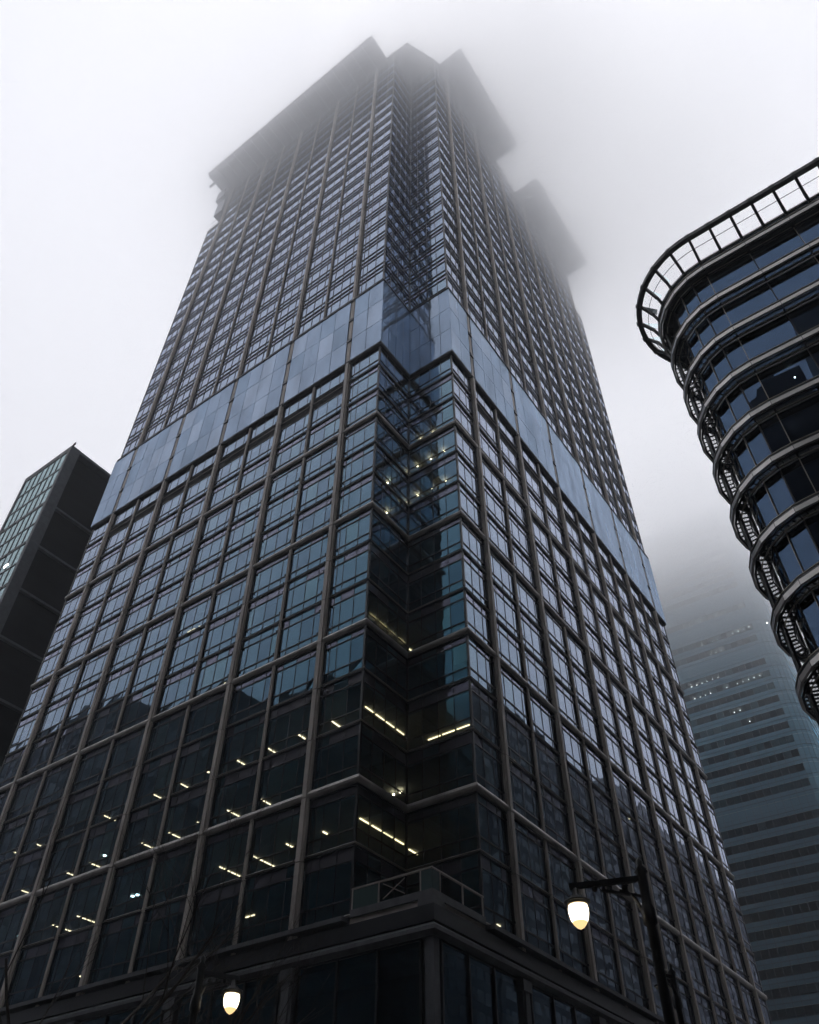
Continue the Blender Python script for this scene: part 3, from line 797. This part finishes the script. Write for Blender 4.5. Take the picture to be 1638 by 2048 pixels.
tag(bk.build('rooftop_fitting', BLACKST), 'tiny dark fitting standing on the roof corner of the left block', 'rooftop fitting')

# ------------------------------------------------------------------ foggy tower far behind
ft = empty('far_tower', 'teal glass tower with rounded corner and dark window bands fading into the fog behind', 'skyscraper')
th = R(2.2); O = Vector((-3.0,164.2,0)); dx = Vector((-cos(th),-sin(th),0))
fp = [O+dx*(1.8*i) for i in range(36, -1, -1)]
nrm = Vector((sin(th),-cos(th),0)); rc = 4.6; cc = O-nrm*rc
for k in range(1, 7):
    a = R(-90+2.2+15*k); fp.append(cc+Vector((rc*cos(a), rc*sin(a), 0)))
fp += [fp[-1]+Vector((-.04*7*i, 7*i, 0)) for i in range(1, 5)]
FZ = [3.5+3.9*k for k in range(48)]
wl = []
for k in range(46):
    z = FZ[k]
    plain = random.random() < .12
    for i in range(0, len(fp)-1, 3):
        G = MB(); Fm = MB(); ps = fp[i:min(i+4, len(fp))]; vz = 2 if random.random() < .3 else 0
        for a, b in zip(ps[:-1], ps[1:]):
            e = (b-a).normalized(); n = Vector((e.y,-e.x,0))
            flat = i < 34
            for z0, z1, mi in ((z,z+1.0,1),(z+1.04,z+2.94,(vz if random.random() < .85 else 2-vz) if (flat and not plain) else 1),(z+2.98,z+3.84,1)):
                j = lambda: random.uniform(-.006,.006)
                G.quad(a+Vector((0,0,z0))+n*j(), b+Vector((0,0,z0))+n*j(), b+Vector((0,0,z1))+n*j(), a+Vector((0,0,z1))+n*j(), mi)
            Fm.obox(a-e*.06+Vector((0,0,z)), e*.12, n*.05, Vector((0,0,3.83)))
        a, b = ps[0], ps[-1]
        for p, q in zip(ps[:-1], ps[1:]):
            e = (q-p).normalized(); n = Vector((e.y,-e.x,0))
            Fm.obox(p+Vector((0,0,z+3.83)), q-p, n*.10, Vector((0,0,.11))); Fm.obox(p+Vector((0,0,z+1.0)), q-p, n*.03, Vector((0,0,.04)))
        pts = [a+Vector((0,0,z)), b+Vector((0,0,z)), b+Vector((0,0,z+4)), a+Vector((0,0,z+4))]
        vis = area(pts); c = pix(pts[0])
        if c and c[0] < 1330: vis *= .05          # behind the main tower
        if z > 165: vis *= .2
        wl.append((vis, G, Fm))
windows(wl, ft, [FT_GLASS, FT_SPAN, FT_GLASS2], FT_LINE)
foot_ = [(p.x-(.35 if i > 37 else 0), p.y+.35) for i, p in enumerate(fp)]+[(fp[0].x, fp[-1].y)]
mb = MB()
for k in range(46): mb.prism(foot_, FZ[k]+3.15, FZ[k]+3.89)
mb.build('floor_slab', CEIL, ft)
mb = MB(); mb.box(fp[0].x+2, -7, 171, 195, 0, 184); mb.build('core_wall', INNER, ft)
mb = MB(); mb.prism([(p.x,p.y) for p in fp]+[(fp[0].x, fp[-1].y)], 182.9, 188.0); mb.build('roof', FT_SPAN, ft)
k2 = lambda l, o, s: [(o[0]+a/s, o[1]+b/s) for a, b in l]
dots = k2([(48,258),(114,235),(180,210),(243,187),(310,161),(375,137),(444,112),(200,35),(27,437),(91,409),(157,386),(224,364),(290,338),(359,314),(697,190),(767,163),(836,140),(905,112),(1035,67),
  (68,592),(135,568),(202,542),(269,517),(474,446),(610,397),(678,371),(748,346),(818,321),(891,296),(1030,244),(1094,226),(1147,218),(573,771),(645,745),(771,893),(1341,899)], (1380,1300), 6.35)
dots += k2([(198,58),(244,40),(538,149),(586,130),(634,111),(732,72),(781,51),(832,33),(880,13),(395,206),(442,188),(348,225),(668,215),(720,197),(768,178),(919,118),(1012,84),(1090,187),(1127,190),
  (475,293),(522,273),(378,330),(254,262),(206,280),(655,346),(704,326),(857,267),(806,288),(312,476),(360,457),(409,438),(458,419),(507,401),(640,474),(690,456),(541,512),(235,385),(944,358),(998,338),(893,378),(841,398)], (1300,1200), 4.846)
dots += k2([(648,646),(679,632),(711,618),(743,604),(773,594),(797,588),(638,726),(670,711),(703,697),(737,683),(572,753),(605,738),(692,777),(727,763),(758,749),(791,736),(510,780),(445,806),(783,818),(817,804),(848,793)], (1230,900), 3.414)
C0 = Vector((CX,CY,CZ)); nd = 0; M_rest = MB()
for x, y in dots:
    d = ray(x, y); t = (165.0+2.0-CY)/d.y; p = C0+d*t
    kz = round((p.z-FZ[0]-2.6)/3.9); zc = FZ[0]+3.9*kz+2.6
    yy = 164.2-math.tan(th)*(p.x+3)+.45*0 if p.x < -3 else 164.8
    q = Vector((p.x, yy+.75 if p.x < -3 else yy+1.2, zc))
    mb = MB(); mb.lathe(q, [(0,0),(.09,0),(.09,.08),(0,.08)], 6)
    if nd < 100: mb.build('spot_lamp', SPOTD, ft)
    nd += 1
for x, y in [(1505,1858),(1570,1886),(1618,1868),(1532,1975),(1545,1970),(1590,1965),(1610,1958),(1625,1955),(1570,2012),(1600,2008)]:
    d = ray(x, y); t = (166.5-CY)/d.y; p = C0+d*t
    mb = MB(); mb.bar(p, p+Vector((1.0,0,0)), .12, 0, .06)
    if nd < 100: mb.build('strip_lamp', WARM, ft)
    nd += 1

# ------------------------------------------------------------------ unseen blocks: some mirrored dark in the glass, some added to cut light
def block(name, label, x0, x1, y0, y1, h, step=3.8):
    e = empty(name, label, 'building', ((x0+x1)/2,(y0+y1)/2,0)); e.location = (0,0,0)
    mb = MB(); mb.box(x0,x1,y0,y1,0,h); mb.box(x0+3,x1-4,y0+3,y1-3,h,h+4.5); mb.build('wall', ENVM, e)
    g = MB(); z = 5
    while z+2.2 < h-1:
        for a0, a1, fy, sgn in ((x0,x1,y0,-1),(x0,x1,y1,1)):
            x = a0+1
            while x+2.4 < a1: g.box(x,x+2.2,fy-.04 if sgn<0 else fy+.02,fy-.02 if sgn<0 else fy+.04,z,z+2.1); x += 3.1
        for b0, b1, fx, sgn in ((y0,y1,x0,-1),(y0,y1,x1,1)):
            y = b0+1
            while y+2.4 < b1: g.box(fx-.04 if sgn<0 else fx+.02,fx-.02 if sgn<0 else fx+.04,y,y+2.2,z,z+2.1); y += 3.1
        z += step
    o = g.build('window_grid', ENVG, e); o['kind'] = 'stuff'
    return e
block('street_block','unseen block of the row across the street, its height raised to shade the street',2,31,-92,-62,118)  # height raised so the lower storeys lie in shade
block('street_block','lower end block of the same row, behind the camera',-34,0,-92,-62,86)
block('street_block','unseen block added at the far end of the side street to darken the mirrored sky',62,100,194,320,126)  # added to keep open sky out of the tower's right-hand glass
block('street_block','unseen slab added behind the mirrored row to darken the far tower glass',-160,-40,-215,-170,165)  # extra slab, only there to be mirrored dark low in the far tower
block('street_block','tallest block opposite the rounded building, behind the camera',33,78,-95,-60,128)
block('street_block','stepped block mirrored low in the notched tower',-92,-50,-92,-60,88)
block('street_block','middle block of the row mirrored in the tower',-132,-94,-95,-61,101)
block('street_block','farthest block of the row mirrored in the tower',-195,-134,-98,-62,114)
block('street_block','unseen tall block added east of the crossing to shade the street',46,95,-34,-5,138)  # light blocker out of view, cuts the eastern sky from street level
block('street_block','block behind the rounded building',60,100,42,110,104)
block('street_block','block farther along the side street',62,100,114,190,118)

# ------------------------------------------------------------------ street lamps
def lamp(label, globe, post_xy, lit=True, arm_rise=.35, group='street lamps on the pavement', rg=.19):
    gx, gy, gz = globe
    e = empty('street_lamp', label, 'street lamp', (post_xy[0], post_xy[1], 0), group)
    L0 = Vector((post_xy[0], post_xy[1], 0)); loc = Vector(globe)-L0
    v = Vector((loc.x, loc.y, 0)); al = v.length; u = v.normalized(); top = loc.z+.62
    m = MB(); m.lathe((0,0,0), [(.26,0),(.26,.25),(.17,.4),(.15,.9),(.10,1.05),(.085,top-.9),(.13,top-.85),(.13,top-.6),(.09,top-.5),(.09,top+.05),(.13,top+.1),(.05,top+.22),(.07,top+.30),(0,top+.40)], 16)
    m.build('post', IRON, e, smooth=True)
    m = MB()
    side = Vector((-u.y,u.x,0))
    m.bar(Vector((0,0,top-.02)), u*(al+.12)+Vector((0,0,top-.10)), .10, 0, .10)
    m.bar(Vector((0,0,top-.36)), u*al*.62+Vector((0,0,top-.20)), .05, 0, .05)
    pts = [u*(al*.08+al*.28*(1-cos(t)))+Vector((0,0,top-.72+.5*sin(t))) for t in [pi/2*i/8 for i in range(9)]]
    m.tube(pts, .028, 6)
    for f in (.28,.5,.72): m.lathe(u*al*f+Vector((0,0,top-.17)), [(0,-.06),(.055,-.03),(.055,.03),(0,.06)], 8)
    m.build('arm', IRON, e)
    m = MB(); c = u*al+Vector((0,0,loc.z))
    m.lathe(c, [(.02,.52),(.05,.50),(.06,.36),(.11,.34),(.15,.27),(.24,.25),(.25,.225),(.215,.21),(0,.21)], 20)
    m.build('hood', IRON, e, smooth=True)
    m = MB(); m.lathe(c, [(.19,.235),(.2,.2),(.2,.175),(.185,.165),(0,.165)], 20); m.build('collar', RING, e, smooth=True)
    m = MB(); m.lathe(c, [(0,.164),(rg*.93,.16),(rg,.10),(rg*.99,.02),(rg*.88,-.08),(rg*.74,-.14)], 24)
    m.lathe(c, [(rg*.74,-.14),(rg*.62,-.18),(rg*.36,-.235),(rg*.12,-.262),(0,-.27)], 24, 1)
    m.build('globe', [LAMPM, LAMPT] if lit else [GLOBE, GLOBE], e, smooth=True)
    return e
def atd(x, y, D):
    d = ray(x, y); t = D/hypot(d.x, d.y); return Vector((CX,CY,CZ))+d*t
def atz(x, y, z):
    d = ray(x, y); return Vector((CX,CY,CZ))+d*((z-CZ)/d.z)
g1_ = atd(1158,1829,16); q1 = atz(1284,1757,g1_.z+.60)
lamp('lit acorn street lamp on a black bracket, before the right side of the tower', tuple(g1_), (q1.x,q1.y))
g2_ = atd(462.5,2004,22); q2 = atd(392,2004,22)
lamp('lit acorn street lamp low at the bottom edge, before the left side of the tower', tuple(g2_), (q2.x,q2.y))
g3_ = atd(1328,1989,27); q3 = atd(1352,1989,27.6)
lamp('small unlit street lamp with a grey globe, beyond the lit lamp', tuple(g3_), (q3.x,q3.y), False, rg=.15)

# ------------------------------------------------------------------ bare street trees
def tree(label, base, h, seed, spread=.5):
    rnd = random.Random(seed)
    e = empty('bare_tree', label, 'tree', (base[0],base[1],0), 'bare street trees')
    tr = MB(); tw = MB()
    def grow(p, d, L, r, lvl):
        pts = [p]; rr = [r]; n = 5 if lvl < 2 else 3
        for i in range(n):
            d = (d+Vector((rnd.uniform(-.16,.16),rnd.uniform(-.16,.16),rnd.uniform(-.02,.12)))).normalized()
            p = p+d*L/n; pts.append(p); rr.append(r*(1-.5*(i+1)/n))
        (tr if lvl == 0 else tw).tube(pts, rr, 7 if lvl < 2 else 4)
        if lvl >= 5: return
        for k in range(rnd.randint(3,4) if lvl else 5):
            t = rnd.uniform(.4,1) if lvl else rnd.uniform(.55,1)
            i = min(int(t*n), n-1); q = pts[i].lerp(pts[i+1], t*n-i)
            a = rnd.uniform(0,2*pi); s_ = rnd.uniform(.45,.9)
            nd_ = (d+Vector((cos(a)*s_,sin(a)*s_,rnd.uniform(-.1,.25)))).normalized()
            grow(q, nd_, L*rnd.uniform(.55,.75), rr[i]*.55, lvl+1)
    grow(Vector((0,0,0)), Vector((0,0,1)), h*.48, .16, 0)
    tr.build('trunk', BARK, e, smooth=True); tw.build('crown', BARK, e)
tb = atd(170,2048,24); tree('bare leafless tree at the lower left with its twigs over the tower windows', (tb.x,tb.y), 14.5, 3)
tb = atd(420,2048,24); tree('slender bare tree beside the lower street lamp', (tb.x,tb.y), 10.0, 11)

# ------------------------------------------------------------------ air: thin haze, and the low cloud
def air(name, x0,x1,y0,y1,z0,z1, m, lab, cat):
    mb = MB(); mb.box(x0,x1,y0,y1,z0,z1); o = mb.build(name, m); tag(o, lab, cat, kind='stuff'); return o
def puff(x, y, z, rx, ry, rz, dn):
    mb = MB(); n = 20
    prof = [(sin(pi*i/n), -cos(pi*i/n)) for i in range(n+1)]
    mb.lathe((0,0,0), prof, 36); mb.v = [(x+a*rx, y+b*ry, z+c*rz) for a,b,c in mb.v]
    o = mb.build('cloud_bank', volmat('bank_air', dn, (1,1,1), .74)); tag(o, 'denser patch of low cloud round the tower top', 'cloud', 'banks of denser cloud', 'stuff')
for k in (1.0, .86, .72, .56, .4):
    puff(17, 43, 164, 42*k, 47*k, 25*k, .0150)
for k in (1.0, .8, .6):
    puff(5, 8, 169, 30*k, 30*k, 21*k, .0165)
for k in (1.0, .8, .6):
    puff(-14, 170, 182, 74*k, 56*k, 70*k, .0045)
air('haze', -420,420,-420,520,-1,198, volmat('haze_air', .0004, (.93,.96,1)), 'thin pale city haze around everything', 'haze')
for i, (zb, dn) in enumerate(((108,.0035),(126,.006),(142,.012),(155,.026))):
    air('low_cloud', -380+i,380-i,-380+i,480-i,zb,192-i, volmat('cloud_air', dn, (1,1,1)), 'pale low cloud swallowing the tower tops', 'cloud')['group'] = 'layers of low cloud'
